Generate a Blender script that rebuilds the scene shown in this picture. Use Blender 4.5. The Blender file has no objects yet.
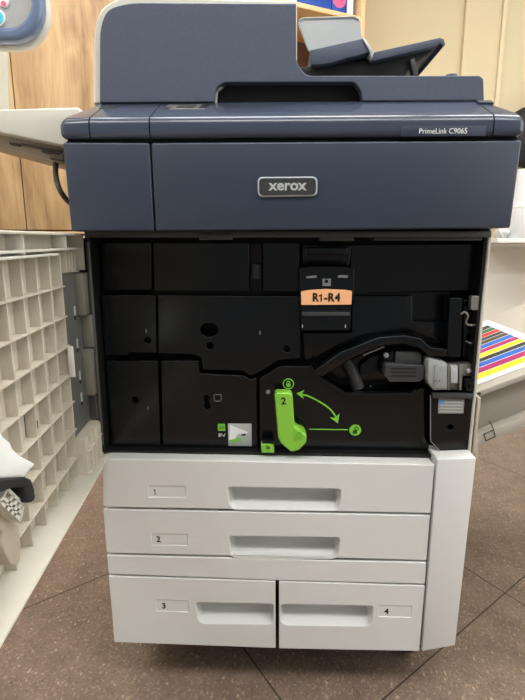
import bpy, bmesh, math, random
from mathutils import Vector, Matrix
random.seed(7)
S = bpy.context.scene
COL = S.collection
PI = math.pi

# ------------------------------------------------------------------ materials
def srgb(r, g, b):
    f = lambda c: (c/255/12.92) if c/255 <= .04045 else ((c/255+.055)/1.055)**2.4
    return (f(r), f(g), f(b), 1)

def mk(name, col, rough=.5, metal=0., spec=.5, vary=.06, scale=30., bump=0., bscale=300., coat=0.):
    m = bpy.data.materials.new(name); m.use_nodes = True
    nt = m.node_tree; N = nt.nodes; L = nt.links
    p = N['Principled BSDF']
    p.inputs['Roughness'].default_value = rough
    p.inputs['Metallic'].default_value = metal
    p.inputs['Specular IOR Level'].default_value = spec
    p.inputs['Coat Weight'].default_value = coat
    tc = N.new('ShaderNodeTexCoord')
    no = N.new('ShaderNodeTexNoise'); no.inputs['Scale'].default_value = scale; no.inputs['Detail'].default_value = 4
    L.new(tc.outputs['Object'], no.inputs['Vector'])
    mx = N.new('ShaderNodeMix'); mx.data_type = 'RGBA'
    c = srgb(*col)
    mx.inputs[6].default_value = tuple(max(0, v*(1-vary)) for v in c[:3])+(1,)
    mx.inputs[7].default_value = tuple(min(1, v*(1+vary)) for v in c[:3])+(1,)
    L.new(no.outputs['Fac'], mx.inputs[0]); L.new(mx.outputs[2], p.inputs['Base Color'])
    if bump:
        b2 = N.new('ShaderNodeTexNoise'); b2.inputs['Scale'].default_value = bscale
        L.new(tc.outputs['Object'], b2.inputs['Vector'])
        bp = N.new('ShaderNodeBump'); bp.inputs['Strength'].default_value = bump; bp.inputs['Distance'].default_value = .001
        L.new(b2.outputs['Fac'], bp.inputs['Height']); L.new(bp.outputs['Normal'], p.inputs['Normal'])
    return m

M = {}
M['navy'] = mk('navy_plastic', (48, 56, 73), .34, bump=.25, bscale=900, vary=.04)
M['navy_console'] = mk('navy_satin_plastic', (60, 68, 84), .2, vary=.04)
M['navy_tex'] = mk('navy_textured_plastic', (68, 76, 94), .6, bump=.5, bscale=700, vary=.1, scale=180)
M['white'] = mk('drawer_white_plastic', (208, 209, 207), .45, vary=.02, bump=.1, bscale=600)
M['beige'] = mk('beige_plastic', (204, 202, 192), .5, vary=.03)
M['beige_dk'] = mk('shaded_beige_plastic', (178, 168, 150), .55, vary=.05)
M['black'] = mk('black_gloss_plastic', (7, 10, 13), .2, vary=.2, spec=.4)
M['black_in'] = mk('black_matte_plastic', (9, 10, 11), .5, vary=.2)
M['hole'] = mk('hole_black', (3, 3, 3), .7)
M['charcoal'] = mk('charcoal_plastic', (52, 54, 56), .5)
M['dkedge'] = mk('dark_grey_edge', (62, 62, 60), .4)
M['metal'] = mk('grey_sheet_metal', (150, 150, 144), .38, metal=.75, vary=.06)
M['hinge'] = mk('dull_hinge_steel', (118, 114, 104), .5, metal=.2, vary=.06)
M['hinge_dk'] = mk('dark_hinge_plate', (96, 96, 92), .5, metal=.2, vary=.06)
M['greybox'] = mk('light_grey_plastic', (146, 150, 150), .4)
M['green'] = mk('green_lever_plastic', (128, 190, 62), .38, vary=.03)
M['green_ink'] = mk('green_ink', (118, 190, 58), .5)
M['green_dk'] = mk('dark_green_ink', (30, 60, 18), .5)
M['orange'] = mk('orange_label', (240, 178, 130), .5, vary=.02)
M['ink'] = mk('black_ink', (14, 14, 14), .5)
M['whiteink'] = mk('white_ink', (225, 228, 230), .5)
M['greyink'] = mk('grey_ink', (120, 122, 124), .5)
M['badge'] = mk('badge_grey', (52, 54, 56), .35)
M['silver'] = mk('badge_silver', (186, 189, 192), .35, metal=.2)
M['sticker'] = mk('grey_sticker', (170, 174, 172), .45, vary=.1)
M['silver_lab'] = mk('silver_label', (140, 142, 138), .4, metal=.3)
M['blue_ink'] = mk('blue_ink', (70, 140, 200), .5)
M['smoke'] = mk('smoky_grey_guide', (172, 176, 178), .4, vary=.03)
M['cable'] = mk('grey_cable', (80, 76, 68), .5)
M['rubber'] = mk('black_rubber', (22, 22, 22), .7)
M['whitepl'] = mk('white_plastic', (232, 234, 232), .4)
M['paper'] = mk('paper_white', (224, 225, 226), .7, vary=.01)
M['screen'] = mk('screen_grey', (168, 170, 170), .3, vary=.08, scale=60)
M['rim'] = mk('panel_rim_blue', (100, 118, 148), .2, vary=.03, coat=.5)
M['binder'] = mk('blue_binder', (24, 72, 168), .4, vary=.1)
M['pink'] = mk('pink_print', (226, 92, 140), .4, vary=.2)
M['purple'] = mk('purple_print', (98, 60, 150), .4, vary=.2)
M['bag'] = mk('white_plastic_bag', (216, 218, 220), .35, vary=.03, bump=.6, bscale=40)
M['darkbag'] = mk('black_fabric', (26, 27, 30), .7)
M['cream'] = mk('cream_wall_paint', (218, 204, 170), .9, vary=.02, scale=3, bump=.15, bscale=120)
M['cream2'] = mk('cream_trunking', (224, 211, 178), .6, vary=.02, scale=3)
M['wallwhite'] = mk('white_wall_paint', (226, 223, 210), .9, vary=.02, scale=3)
M['ceil'] = mk('ceiling_white', (235, 235, 230), .9)
M['traymat'] = mk('catch_tray_grey', (176, 171, 160), .5, vary=.03)
M['traydk'] = mk('catch_tray_recess', (150, 143, 133), .55, vary=.04)
M['sill'] = mk('sill_white', (238, 238, 234), .5, vary=.01)
M['stripe'] = {n: mk('stripe_'+n, c, .6, vary=.02) for n, c in dict(
    black=(48, 48, 44), green=(38, 104, 62), red=(190, 44, 46), olive=(76, 66, 48), blue=(34, 98, 188),
    magenta=(164, 34, 98), yellow=(226, 212, 40)).items()}

def lattice_mat():
    # moulded beige plastic with scratches and grime of its own
    m = mk('door_lattice_plastic', (188, 181, 166), .55, vary=.08, scale=40)
    nt = m.node_tree; N = nt.nodes; L = nt.links; p = N['Principled BSDF']
    old = p.inputs['Base Color'].links[0].from_socket
    tc = [n for n in N if n.type == 'TEX_COORD'][0]
    mp = N.new('ShaderNodeMapping'); mp.inputs['Scale'].default_value = (30, 60, 14); L.new(tc.outputs['Object'], mp.inputs[0])
    ns = N.new('ShaderNodeTexNoise'); ns.inputs['Scale'].default_value = 1.5; ns.inputs['Detail'].default_value = 9; ns.inputs['Roughness'].default_value = .75
    L.new(mp.outputs[0], ns.inputs['Vector'])
    cr = N.new('ShaderNodeValToRGB'); cr.color_ramp.elements[0].position = .5; cr.color_ramp.elements[1].position = .72
    cr.color_ramp.elements[0].color = (0, 0, 0, 1); cr.color_ramp.elements[1].color = (.7, .7, .7, 1)
    L.new(ns.outputs['Fac'], cr.inputs[0])
    mx = N.new('ShaderNodeMix'); mx.data_type = 'RGBA'; mx.inputs[7].default_value = srgb(160, 150, 134)
    L.new(cr.outputs[0], mx.inputs[0]); L.new(old, mx.inputs[6]); L.new(mx.outputs[2], p.inputs['Base Color'])
    return m
M['lattice'] = lattice_mat()
M['door_rim'] = mk('door_rim_plastic', (200, 196, 182), .5, vary=.04)

def wood_mat():
    m = bpy.data.materials.new('light_oak'); m.use_nodes = True
    nt = m.node_tree; N = nt.nodes; L = nt.links; p = N['Principled BSDF']; p.inputs['Roughness'].default_value = .5
    tc = N.new('ShaderNodeTexCoord')
    mp = N.new('ShaderNodeMapping'); mp.inputs['Scale'].default_value = (14, 14, 1.1); L.new(tc.outputs['Object'], mp.inputs[0])
    warp = N.new('ShaderNodeTexNoise'); warp.inputs['Scale'].default_value = 2.2; L.new(tc.outputs['Object'], warp.inputs['Vector'])
    va = N.new('ShaderNodeVectorMath'); va.operation = 'MULTIPLY_ADD'; va.inputs[1].default_value = (2.2, 2.2, 1)
    L.new(warp.outputs['Color'], va.inputs[0]); L.new(mp.outputs[0], va.inputs[2])
    n1 = N.new('ShaderNodeTexNoise'); n1.inputs['Scale'].default_value = 1.4; n1.inputs['Detail'].default_value = 8; n1.inputs['Roughness'].default_value = .6
    L.new(va.outputs[0], n1.inputs['Vector'])
    cr = N.new('ShaderNodeValToRGB'); e = cr.color_ramp.elements
    e[0].position = .3; e[0].color = srgb(142, 110, 76); e[1].position = .72; e[1].color = srgb(198, 168, 126)
    e2 = e.new(.5); e2.color = srgb(176, 144, 102)
    L.new(n1.outputs['Fac'], cr.inputs[0])
    # fine dark grain
    mp2 = N.new('ShaderNodeMapping'); mp2.inputs['Scale'].default_value = (120, 120, 3); L.new(tc.outputs['Object'], mp2.inputs[0])
    n2 = N.new('ShaderNodeTexNoise'); n2.inputs['Scale'].default_value = 1; n2.inputs['Detail'].default_value = 3; L.new(mp2.outputs[0], n2.inputs['Vector'])
    c2 = N.new('ShaderNodeValToRGB'); c2.color_ramp.elements[0].position = .25; c2.color_ramp.elements[0].color = (.78, .74, .7, 1); c2.color_ramp.elements[1].position = .5; c2.color_ramp.elements[1].color = (1, 1, 1, 1)
    L.new(n2.outputs['Fac'], c2.inputs[0])
    mu = N.new('ShaderNodeMix'); mu.data_type = 'RGBA'; mu.blend_type = 'MULTIPLY'; mu.inputs[0].default_value = .8
    L.new(cr.outputs[0], mu.inputs[6]); L.new(c2.outputs[0], mu.inputs[7])
    # knots
    mp3 = N.new('ShaderNodeMapping'); mp3.inputs['Scale'].default_value = (5, 5, 2.6); mp3.inputs['Location'].default_value = (.3, 0, .15); L.new(tc.outputs['Object'], mp3.inputs[0])
    vo = N.new('ShaderNodeTexVoronoi'); vo.inputs['Scale'].default_value = 1; L.new(mp3.outputs[0], vo.inputs['Vector'])
    nn = N.new('ShaderNodeTexNoise'); nn.inputs['Scale'].default_value = 12; L.new(tc.outputs['Object'], nn.inputs['Vector'])
    ad = N.new('ShaderNodeMath'); ad.operation = 'MULTIPLY_ADD'; ad.inputs[1].default_value = .16; L.new(nn.outputs['Fac'], ad.inputs[0]); L.new(vo.outputs['Distance'], ad.inputs[2])
    c3 = N.new('ShaderNodeValToRGB'); c3.color_ramp.elements[0].position = .1; c3.color_ramp.elements[0].color = (.42, .34, .28, 1); c3.color_ramp.elements[1].position = .30; c3.color_ramp.elements[1].color = (1, 1, 1, 1)
    L.new(ad.outputs[0], c3.inputs[0])
    mu2 = N.new('ShaderNodeMix'); mu2.data_type = 'RGBA'; mu2.blend_type = 'MULTIPLY'; mu2.inputs[0].default_value = .75
    L.new(mu.outputs[2], mu2.inputs[6]); L.new(c3.outputs[0], mu2.inputs[7]); L.new(mu2.outputs[2], p.inputs['Base Color'])
    return m
M['wood'] = wood_mat()
M['wood_in'] = mk('shaded_brown_cabinet', (104, 76, 54), .6, vary=.15, scale=8)  # shade inside the cupboard is put into this darker brown
M['woodlight'] = mk('pale_wood_edge', (226, 190, 140), .55, vary=.06, scale=20)

def floor_mat():
    m = bpy.data.materials.new('speckled_brown_vinyl'); m.use_nodes = True
    nt = m.node_tree; N = nt.nodes; L = nt.links; p = N['Principled BSDF']
    p.inputs['Roughness'].default_value = .42; p.inputs['Specular IOR Level'].default_value = .4
    tc = N.new('ShaderNodeTexCoord')
    big = N.new('ShaderNodeTexNoise'); big.inputs['Scale'].default_value = 16; big.inputs['Detail'].default_value = 8; big.inputs['Roughness'].default_value = .7
    L.new(tc.outputs['Object'], big.inputs['Vector'])
    cr = N.new('ShaderNodeValToRGB'); e = cr.color_ramp.elements
    e[0].position = .3; e[0].color = srgb(104, 88, 78); e[1].position = .7; e[1].color = srgb(136, 118, 104)
    L.new(big.outputs['Fac'], cr.inputs[0])
    prev = cr.outputs[0]
    for sc, lo, hi, col, st in ((150, .55, .68, (172, 152, 130), (1, 1, 1)), (190, .55, .68, (80, 64, 56), (1, 1, 1)), (85, .63, .70, (196, 180, 154), (1.5, .8, 1))):
        mp = N.new('ShaderNodeMapping'); mp.inputs['Scale'].default_value = st; mp.inputs['Rotation'].default_value = (0, 0, sc); L.new(tc.outputs['Object'], mp.inputs[0])
        n = N.new('ShaderNodeTexNoise'); n.inputs['Scale'].default_value = sc; n.inputs['Detail'].default_value = 3; L.new(mp.outputs[0], n.inputs['Vector'])
        r = N.new('ShaderNodeValToRGB'); r.color_ramp.elements[0].position = lo; r.color_ramp.elements[1].position = hi
        r.color_ramp.elements[0].color = (0, 0, 0, 1); r.color_ramp.elements[1].color = (.6, .6, .6, 1)
        L.new(n.outputs['Fac'], r.inputs[0])
        mx = N.new('ShaderNodeMix'); mx.data_type = 'RGBA'; mx.inputs[7].default_value = srgb(*col)
        L.new(r.outputs[0], mx.inputs[0]); L.new(prev, mx.inputs[6]); prev = mx.outputs[2]
    # joints between the tiles
    def joint(nx, ny, c, per):
        d = N.new('ShaderNodeVectorMath'); d.operation = 'DOT_PRODUCT'; d.inputs[1].default_value = (nx, ny, 0); L.new(tc.outputs['Object'], d.inputs[0])
        a = N.new('ShaderNodeMath'); a.operation = 'ADD'; a.inputs[1].default_value = -c + per*10.5; L.new(d.outputs['Value'], a.inputs[0])
        b = N.new('ShaderNodeMath'); b.operation = 'MODULO'; b.inputs[1].default_value = per; L.new(a.outputs[0], b.inputs[0])
        s = N.new('ShaderNodeMath'); s.operation = 'SUBTRACT'; s.inputs[1].default_value = per/2; L.new(b.outputs[0], s.inputs[0])
        ab = N.new('ShaderNodeMath'); ab.operation = 'ABSOLUTE'; L.new(s.outputs[0], ab.inputs[0])
        return ab.outputs[0]
    j1 = joint(-.649, .76, -.1418, .643); j2 = joint(.839, .545, .5897, .60)
    mn = N.new('ShaderNodeMath'); mn.operation = 'MINIMUM'; L.new(j1, mn.inputs[0]); L.new(j2, mn.inputs[1])
    lt = N.new('ShaderNodeMath'); lt.operation = 'LESS_THAN'; lt.inputs[1].default_value = .0016; L.new(mn.outputs[0], lt.inputs[0])
    mx = N.new('ShaderNodeMix'); mx.data_type = 'RGBA'; mx.inputs[7].default_value = srgb(52, 42, 36)
    L.new(lt.outputs[0], mx.inputs[0]); L.new(prev, mx.inputs[6]); L.new(mx.outputs[2], p.inputs['Base Color'])
    return m
M['floor'] = floor_mat()

def emit(name, col, st):
    m = bpy.data.materials.new(name); m.use_nodes = True
    p = m.node_tree.nodes['Principled BSDF']; p.inputs['Base Color'].default_value = (.8, .8, .8, 1)
    p.inputs['Emission Color'].default_value = col; p.inputs['Emission Strength'].default_value = st
    return m
M['lamp'] = emit('lamp_diffuser', (1, .985, .965, 1), 13.5)

# ------------------------------------------------------------------ mesh helpers
BASE = {}
def link(name, me, mat, parent=None, label=None):
    o = bpy.data.objects.new(name, me); COL.objects.link(o)
    if mat is not None: me.materials.append(mat)
    if parent is not None:
        o.parent = parent
        if parent.name in BASE: o.matrix_parent_inverse = BASE[parent.name].inverted()
    if label: o['label'] = label
    return o

def thing(name, label, cat, loc, group=None, rotz=0, local=False):
    o = bpy.data.objects.new(name, None); COL.objects.link(o); o.location = loc; o.rotation_euler = (0, 0, rotz)
    o.empty_display_size = .05
    o['label'] = label; o['category'] = cat
    if group: o['group'] = group
    if not local: BASE[o.name] = Matrix.Translation(loc) @ Matrix.Rotation(rotz, 4, 'Z')
    return o

def tag(o, label, cat, group=None):
    o['label'] = label; o['category'] = cat
    if group: o['group'] = group
    return o

def finish(bm, name, mat, parent=None, bev=0., seg=2, xf=None, label=None, smooth=38):
    bmesh.ops.remove_doubles(bm, verts=bm.verts, dist=1e-6)
    bmesh.ops.recalc_face_normals(bm, faces=bm.faces)
    if bev:
        ed = [e for e in bm.edges if len(e.link_faces) == 2 and e.calc_face_angle(0) > .5]
        if ed: bmesh.ops.bevel(bm, geom=ed, offset=bev, segments=seg, affect='EDGES', profile=.5, clamp_overlap=True)
    if xf is not None: bmesh.ops.transform(bm, matrix=xf, verts=bm.verts)
    for f in bm.faces: f.smooth = True
    me = bpy.data.meshes.new(name); bm.to_mesh(me); bm.free()
    me.set_sharp_from_angle(angle=math.radians(smooth))
    return link(name, me, mat, parent, label)

def box(bm, x0, x1, y0, y1, z0, z1, rot=None):
    vs = [bm.verts.new((x, y, z)) for z in (z0, z1) for y in (y0, y1) for x in (x0, x1)]
    if rot is not None:
        for v in vs: v.co = rot @ v.co
    for a in ((0, 1, 3, 2), (4, 6, 7, 5), (0, 4, 5, 1), (2, 3, 7, 6), (0, 2, 6, 4), (1, 5, 7, 3)):
        bm.faces.new([vs[i] for i in a])
    return vs

def prism(bm, poly, y0, y1, axis='Y'):
    """polygon of (a, z) pairs swept from y0 to y1 along the axis"""
    mk3 = (lambda a, d, z: (a, d, z)) if axis == 'Y' else (lambda a, d, z: (d, a, z)) if axis == 'X' else (lambda a, d, z: (a, z, d))
    A = [bm.verts.new(mk3(a, y0, z)) for a, z in poly]; B = [bm.verts.new(mk3(a, y1, z)) for a, z in poly]
    n = len(poly)
    bm.faces.new(A); bm.faces.new(B[::-1])
    for i in range(n): bm.faces.new((A[i], A[(i+1) % n], B[(i+1) % n], B[i]))

def frustum(bm, r0, z0, r1, z1):
    a = [bm.verts.new((x, y, z0)) for x, y in ((r0[0], r0[2]), (r0[1], r0[2]), (r0[1], r0[3]), (r0[0], r0[3]))]
    b = [bm.verts.new((x, y, z1)) for x, y in ((r1[0], r1[2]), (r1[1], r1[2]), (r1[1], r1[3]), (r1[0], r1[3]))]
    bm.faces.new(a[::-1]); bm.faces.new(b)
    for i in range(4): bm.faces.new((a[i], a[(i+1) % 4], b[(i+1) % 4], b[i]))

def cyl(bm, c, r, y0, y1, n=24, axis='Y', r2=None, sx=1.):
    r2 = r if r2 is None else r2
    A = []; B = []
    for i in range(n):
        t = 2*PI*i/n; u, w = math.cos(t)*sx, math.sin(t)
        if axis == 'Y': A.append(bm.verts.new((c[0]+r*u, y0, c[1]+r*w))); B.append(bm.verts.new((c[0]+r2*u, y1, c[1]+r2*w)))
        elif axis == 'Z': A.append(bm.verts.new((c[0]+r*u, c[1]+r*w, y0))); B.append(bm.verts.new((c[0]+r2*u, c[1]+r2*w, y1)))
        else: A.append(bm.verts.new((y0, c[0]+r*u, c[1]+r*w))); B.append(bm.verts.new((y1, c[0]+r2*u, c[1]+r2*w)))
    bm.faces.new(A); bm.faces.new(B[::-1])
    for i in range(n): bm.faces.new((A[i], A[(i+1) % n], B[(i+1) % n], B[i]))

def tube(bm, pts, r, n=10):
    pts = [Vector(p) for p in pts]; rings = []
    for i, p in enumerate(pts):
        d = (pts[min(i+1, len(pts)-1)]-pts[max(i-1, 0)]).normalized()
        s = d.orthogonal().normalized() if not rings else (rings[-1][1] - d*rings[-1][1].dot(d)).normalized()
        t = d.cross(s)
        rings.append(([bm.verts.new(p+(s*math.cos(2*PI*k/n)+t*math.sin(2*PI*k/n))*r) for k in range(n)], s))
    for a, b in zip(rings, rings[1:]):
        for k in range(n): bm.faces.new((a[0][k], a[0][(k+1) % n], b[0][(k+1) % n], b[0][k]))
    bm.faces.new(rings[0][0][::-1]); bm.faces.new(rings[-1][0])

def smooth_path(pts, k=6):
    P = [Vector(p) for p in pts]; out = []
    for i in range(len(P)-1):
        p0, p1, p2, p3 = P[max(i-1, 0)], P[i], P[i+1], P[min(i+2, len(P)-1)]
        for j in range(k):
            t = j/k
            out.append(.5*((2*p1)+(p2-p0)*t+(2*p0-5*p1+4*p2-p3)*t*t+(3*p1-p0-3*p2+p3)*t**3))
    out.append(P[-1]); return out

def rrect(x0, x1, z0, z1, r, n=6):
    out = []
    for cx, cz, a in ((x1-r, z1-r, 0), (x0+r, z1-r, PI/2), (x0+r, z0+r, PI), (x1-r, z0+r, 1.5*PI)):
        for i in range(n+1):
            t = a+PI/2*i/n; out.append((cx+r*math.cos(t), cz+r*math.sin(t)))
    return out

def circ(x, z, r, n=20, sx=1.):
    return [(x+r*sx*math.cos(2*PI*i/n), z+r*math.sin(2*PI*i/n)) for i in range(n)]

def rounded(poly, r, n=4):
    """round the corners of a polygon; r a number or one radius per corner"""
    out = []; N_ = len(poly)
    for i in range(N_):
        p = Vector(poly[i]); a = Vector(poly[i-1]); b = Vector(poly[(i+1) % N_])
        rr = r[i] if isinstance(r, (list, tuple)) else r
        rr = min(rr, (a-p).length*.49, (b-p).length*.49)
        if rr < 1e-5: out.append(tuple(p)); continue
        A = p+(a-p).normalized()*rr; B = p+(b-p).normalized()*rr
        for k in range(n+1):
            t = k/n; q = A*(1-t)**2+p*2*t*(1-t)+B*t*t; out.append((q.x, q.y))
    return out

def plate(name, outer, holes, y0, y1, mat, parent, bev=.0008, xf=None, label=None):
    """flat moulded plate in the XZ plane with real holes, from y0 (front) to y1"""
    cu = bpy.data.curves.new(name, 'CURVE'); cu.dimensions = '2D'; cu.fill_mode = 'BOTH'
    for loop in [outer]+list(holes):
        sp = cu.splines.new('POLY'); sp.points.add(len(loop)-1)
        for q, (x, z) in zip(sp.points, loop): q.co = (x, z, 0, 1)
        sp.use_cyclic_u = True
    th = abs(y1-y0)
    cu.extrude = max(th/2-bev, 1e-5); cu.bevel_depth = bev; cu.bevel_resolution = 2; cu.offset = -bev
    t = bpy.data.objects.new('tmp', cu); COL.objects.link(t)
    me = bpy.data.meshes.new_from_object(t.evaluated_get(bpy.context.evaluated_depsgraph_get()))
    bpy.data.objects.remove(t); bpy.data.curves.remove(cu)
    me.materials.clear()
    mt = Matrix.Translation((0, (y0+y1)/2, 0)) @ Matrix.Rotation(PI/2, 4, 'X')
    if xf is not None: mt = xf @ mt
    me.transform(mt)
    for p in me.polygons: p.use_smooth = True
    me.set_sharp_from_angle(angle=math.radians(35)); me.name = name
    return link(name, me, mat, parent, label)

def text(name, s, size, x, y, z, mat, parent, ext=.0002, rot=None, align='CENTER', bold=0., sx=1., xf=None):
    cu = bpy.data.curves.new(name, 'FONT'); cu.body = s; cu.size = size; cu.align_x = align; cu.align_y = 'CENTER'
    cu.extrude = ext; cu.offset = bold; cu.resolution_u = 3
    t = bpy.data.objects.new('tmp', cu); COL.objects.link(t)
    me = bpy.data.meshes.new_from_object(t.evaluated_get(bpy.context.evaluated_depsgraph_get()))
    bpy.data.objects.remove(t); bpy.data.curves.remove(cu)
    me.materials.clear()
    mt = Matrix.Translation((x, y, z)) @ (rot or Matrix.Identity(4)) @ Matrix.Rotation(PI/2, 4, 'X') @ Matrix.Scale(sx, 4, (1, 0, 0))
    if xf is not None: mt = xf @ mt
    me.transform(mt); me.name = name
    return link(name, me, mat, parent)

def B(): return bmesh.new()
def one_glyph(name, x, z, h, w, y, mat, parent):
    bm = bmesh.new(); prism(bm, [(x-w/2, z-h/2), (x+w/2, z-h/2), (x+w/2, z+h/2), (x-w/2, z+h/2-w*.3), (x-w*1.9, z+h/2-w*1.3), (x-w*1.9, z+h/2-w*2.2), (x-w/2, z+h/2-w*1.3)], y, y+.0002)
    return finish(bm, name, mat, parent)
def bx(name, x0, x1, y0, y1, z0, z1, mat, parent, bev=.001, seg=2, label=None, xf=None):
    bm = B(); box(bm, x0, x1, y0, y1, z0, z1); return finish(bm, name, mat, parent, bev, seg, xf, label)

# ------------------------------------------------------------------ the room
def struct(name, x0, x1, y0, y1, z0, z1, mat):
    o = bx(name, x0, x1, y0, y1, z0, z1, mat, None, 0); o['kind'] = 'structure'; return o
RX0, RX1, RY0, RY1, RH = -2.4, 2.4, -3.0, 2.3, 2.75
struct('floor', RX0-.1, RX1+.1, RY0-.1, RY1+.1, -.06, 0, M['floor'])
struct('ceiling', RX0-.1, RX1+.1, RY0-.1, RY1+.1, RH, RH+.06, M['ceil'])
struct('wall_back', RX0, RX1, RY1, RY1+.1, 0, RH, None)
struct('wall_left', RX0-.1, RX0, RY0-.1, RY1+.1, 0, RH, M['wallwhite'])
struct('wall_right', RX1, RX1+.1, RY0-.1, RY1+.1, 0, RH, M['wallwhite'])
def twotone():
    m = mk('two_tone_wall', (216, 202, 168), .9, vary=.02, scale=3, bump=.15, bscale=120)  # grey-white below ledge height, cream above
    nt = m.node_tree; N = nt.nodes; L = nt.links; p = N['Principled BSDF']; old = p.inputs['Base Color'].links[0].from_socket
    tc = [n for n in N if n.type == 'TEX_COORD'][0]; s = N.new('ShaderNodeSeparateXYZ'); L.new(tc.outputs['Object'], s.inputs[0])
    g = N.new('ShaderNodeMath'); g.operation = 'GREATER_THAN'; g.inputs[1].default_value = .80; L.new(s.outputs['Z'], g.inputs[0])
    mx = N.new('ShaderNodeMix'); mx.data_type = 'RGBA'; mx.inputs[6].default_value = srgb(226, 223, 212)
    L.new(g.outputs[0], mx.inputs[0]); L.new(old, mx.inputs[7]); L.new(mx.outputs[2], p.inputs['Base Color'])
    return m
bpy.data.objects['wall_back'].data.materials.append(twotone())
# shallow chimney-breast step and a cable trunking strip on the back wall
struct('trim_1', .985, RX1, RY1-.03, RY1, .81, RH, M['cream'])
struct('trim_2', 1.174, 1.195, RY1-.05, RY1-.03, .81, RH, M['cream2'])
struct('baseboard_back', RX0, RX1, RY1-.015, RY1, 0, .08, M['sill'])

# ceiling lamps
def ceiling_lamp(x, y, lab):
    t = thing('ceiling_lamp', lab, 'ceiling light', (x, y, RH), 'panel lamps in the ceiling')
    bx('lamp_frame', x-.62, x+.62, y-.32, y+.32, RH-.03, RH, M['whitepl'], t)
    bx('diffuser', x-.59, x+.59, y-.29, y+.29, RH-.035, RH-.0302, M['lamp'], t, 0)
for x, y, lab in ((-1.32, -1.3, 'ceiling light panel in the front row, leftmost, near the left wall'),
                  (0, -1.3, 'ceiling light panel in the middle of the front row, above the viewer'),
                  (1.32, -1.3, 'ceiling light panel in the front row, rightmost, near the right wall'),
                  (-1.32, .45, 'ceiling light panel in the rear row, leftmost, near the wooden cupboard'),
                  (0, .45, 'ceiling light panel in the rear row, straight above the printer'),
                  (1.32, .45, 'ceiling light panel in the rear row, rightmost, beyond the catch tray')):
    ceiling_lamp(x, y, lab)

# ------------------------------------------------------------------ oak cupboard behind (local frame, turned 28 degrees)
cab = thing('oak_cupboard', 'tall light oak cupboard standing behind the printer, open shelves at its right end', 'cupboard', (.396, 1.9, 0), rotz=math.radians(28), local=True)
W = .36       # width of the open bay
bx('side_panel', -.022, 0, 0, .38, 0, 2.3, M['woodlight'], cab)
bx('side_panel', -1.96, -1.938, 0, .38, 0, 2.3, M['wood'], cab)
bx('divider', -.55, -.528, .02, .38, .08, 2.28, M['wood'], cab)
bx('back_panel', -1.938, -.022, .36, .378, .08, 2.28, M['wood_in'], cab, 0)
bx('top_panel', -1.938, -.022, 0, .36, 2.278, 2.3, M['wood'], cab)
bx('plinth', -1.938, -.022, .02, .36, 0, .08, M['wood'], cab)
for z in (1.0, 1.40, 1.812):
    bx('shelf', -.528, -.022, .006, .36, z, z+.02, M['woodlight'], cab)
for x0, x1 in ((-1.938, -1.5455), (-1.5425, -.55)):
    for z0, z1 in ((.08, .836), (.841, 2.278)):
        bx('door', x0, x1, -.018, 0, z0, z1, M['wood'], cab, .001)
def on_cab(name, x0, x1, y0, y1, z0, z1, mat, label, cat, group=None, extra=None):
    R_ = Matrix.Translation((.396, 1.9, 0)) @ Matrix.Rotation(math.radians(28), 4, 'Z')
    t = thing(name, label, cat, tuple(R_ @ Vector(((x0+x1)/2, (y0+y1)/2, z0))), group, math.radians(28))
    bx('cover', x0, x1, y0, y1, z0, z1, mat, t, .002, xf=R_)
    if extra: extra(t, R_)
    return t
def stk1(t, R_):
    bm = B(); cyl(bm, (-.13, 1.895), .038, .0275, .0295, 20); finish(bm, 'round_picture', M['pink'], t, xf=R_)
    bm = B(); cyl(bm, (-.12, 1.915), .026, .0265, .0275, 20); finish(bm, 'small_picture', M['purple'], t, xf=R_)
def stk2(t, R_):
    bx('spine_label', -.084, -.05, .0285, .0296, 1.837, 1.96, M['paper'], t, 0, xf=R_)
on_cab('box_file', -.50, -.352, .03, .3, 1.834, 2.08, M['paper'], 'white box file at the left end of the upper cupboard shelf', 'box file')
on_cab('box_file', -.345, -.172, .03, .3, 1.834, 2.09, M['binder'], 'plain blue box file between the white file and the one with a pink picture', 'box file')
on_cab('box_file', -.168, -.09, .03, .3, 1.834, 2.09, M['binder'], 'blue box file with a round pink picture on the upper cupboard shelf', 'box file', extra=stk1)
on_cab('box_file', -.088, -.046, .03, .3, 1.834, 2.09, M['binder'], 'narrow blue box file with a white spine label at the right of the shelf', 'box file', extra=stk2)

# ------------------------------------------------------------------ white ledge on the back wall with things on it
led = thing('wall_ledge', 'white ledge along the wall at the right behind the printer', 'ledge', (1.6, 2.2, .82))
bx('board', 1.157, 2.2, 2.0, 2.26, .788, .812, M['sill'], led, .002)
for x in (1.6, 2.05):
    bx('bracket', x, x+.03, 2.08, 2.3, .67, .788, M['sill'], led, .002)
# white canister
can = thing('canister', 'tall white plastic canister standing on the wall ledge', 'canister', (1.30, 2.08, .812))
bm = B()
prof = [(.0, .812), (.082, .812), (.086, .82), (.086, .97), (.08, .99), (.073, 1.01), (.073, 1.13), (.06, 1.165), (0.0, 1.17)]
def lathe(bm, prof, cx, cy, n=32):
    rings = []
    for r, z in prof:
        if r < 1e-6: rings.append([bm.verts.new((cx, cy, z))])
        else: rings.append([bm.verts.new((cx+r*math.cos(2*PI*k/n), cy+r*math.sin(2*PI*k/n), z)) for k in range(n)])
    for a, b in zip(rings, rings[1:]):
        for k in range(n):
            if len(a) == 1: bm.faces.new((a[0], b[k], b[(k+1) % n]))
            elif len(b) == 1: bm.faces.new((a[k], a[(k+1) % n], b[0]))
            else: bm.faces.new((a[k], a[(k+1) % n], b[(k+1) % n], b[k]))
lathe(bm, prof, 1.30, 2.08); finish(bm, 'can_body', M['bag'], can, smooth=50)
bm = B(); cyl(bm, (1.30, 2.08), .088, .97, .978, 32, 'Z'); finish(bm, 'collar', M['whitepl'], can, .001)
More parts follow.
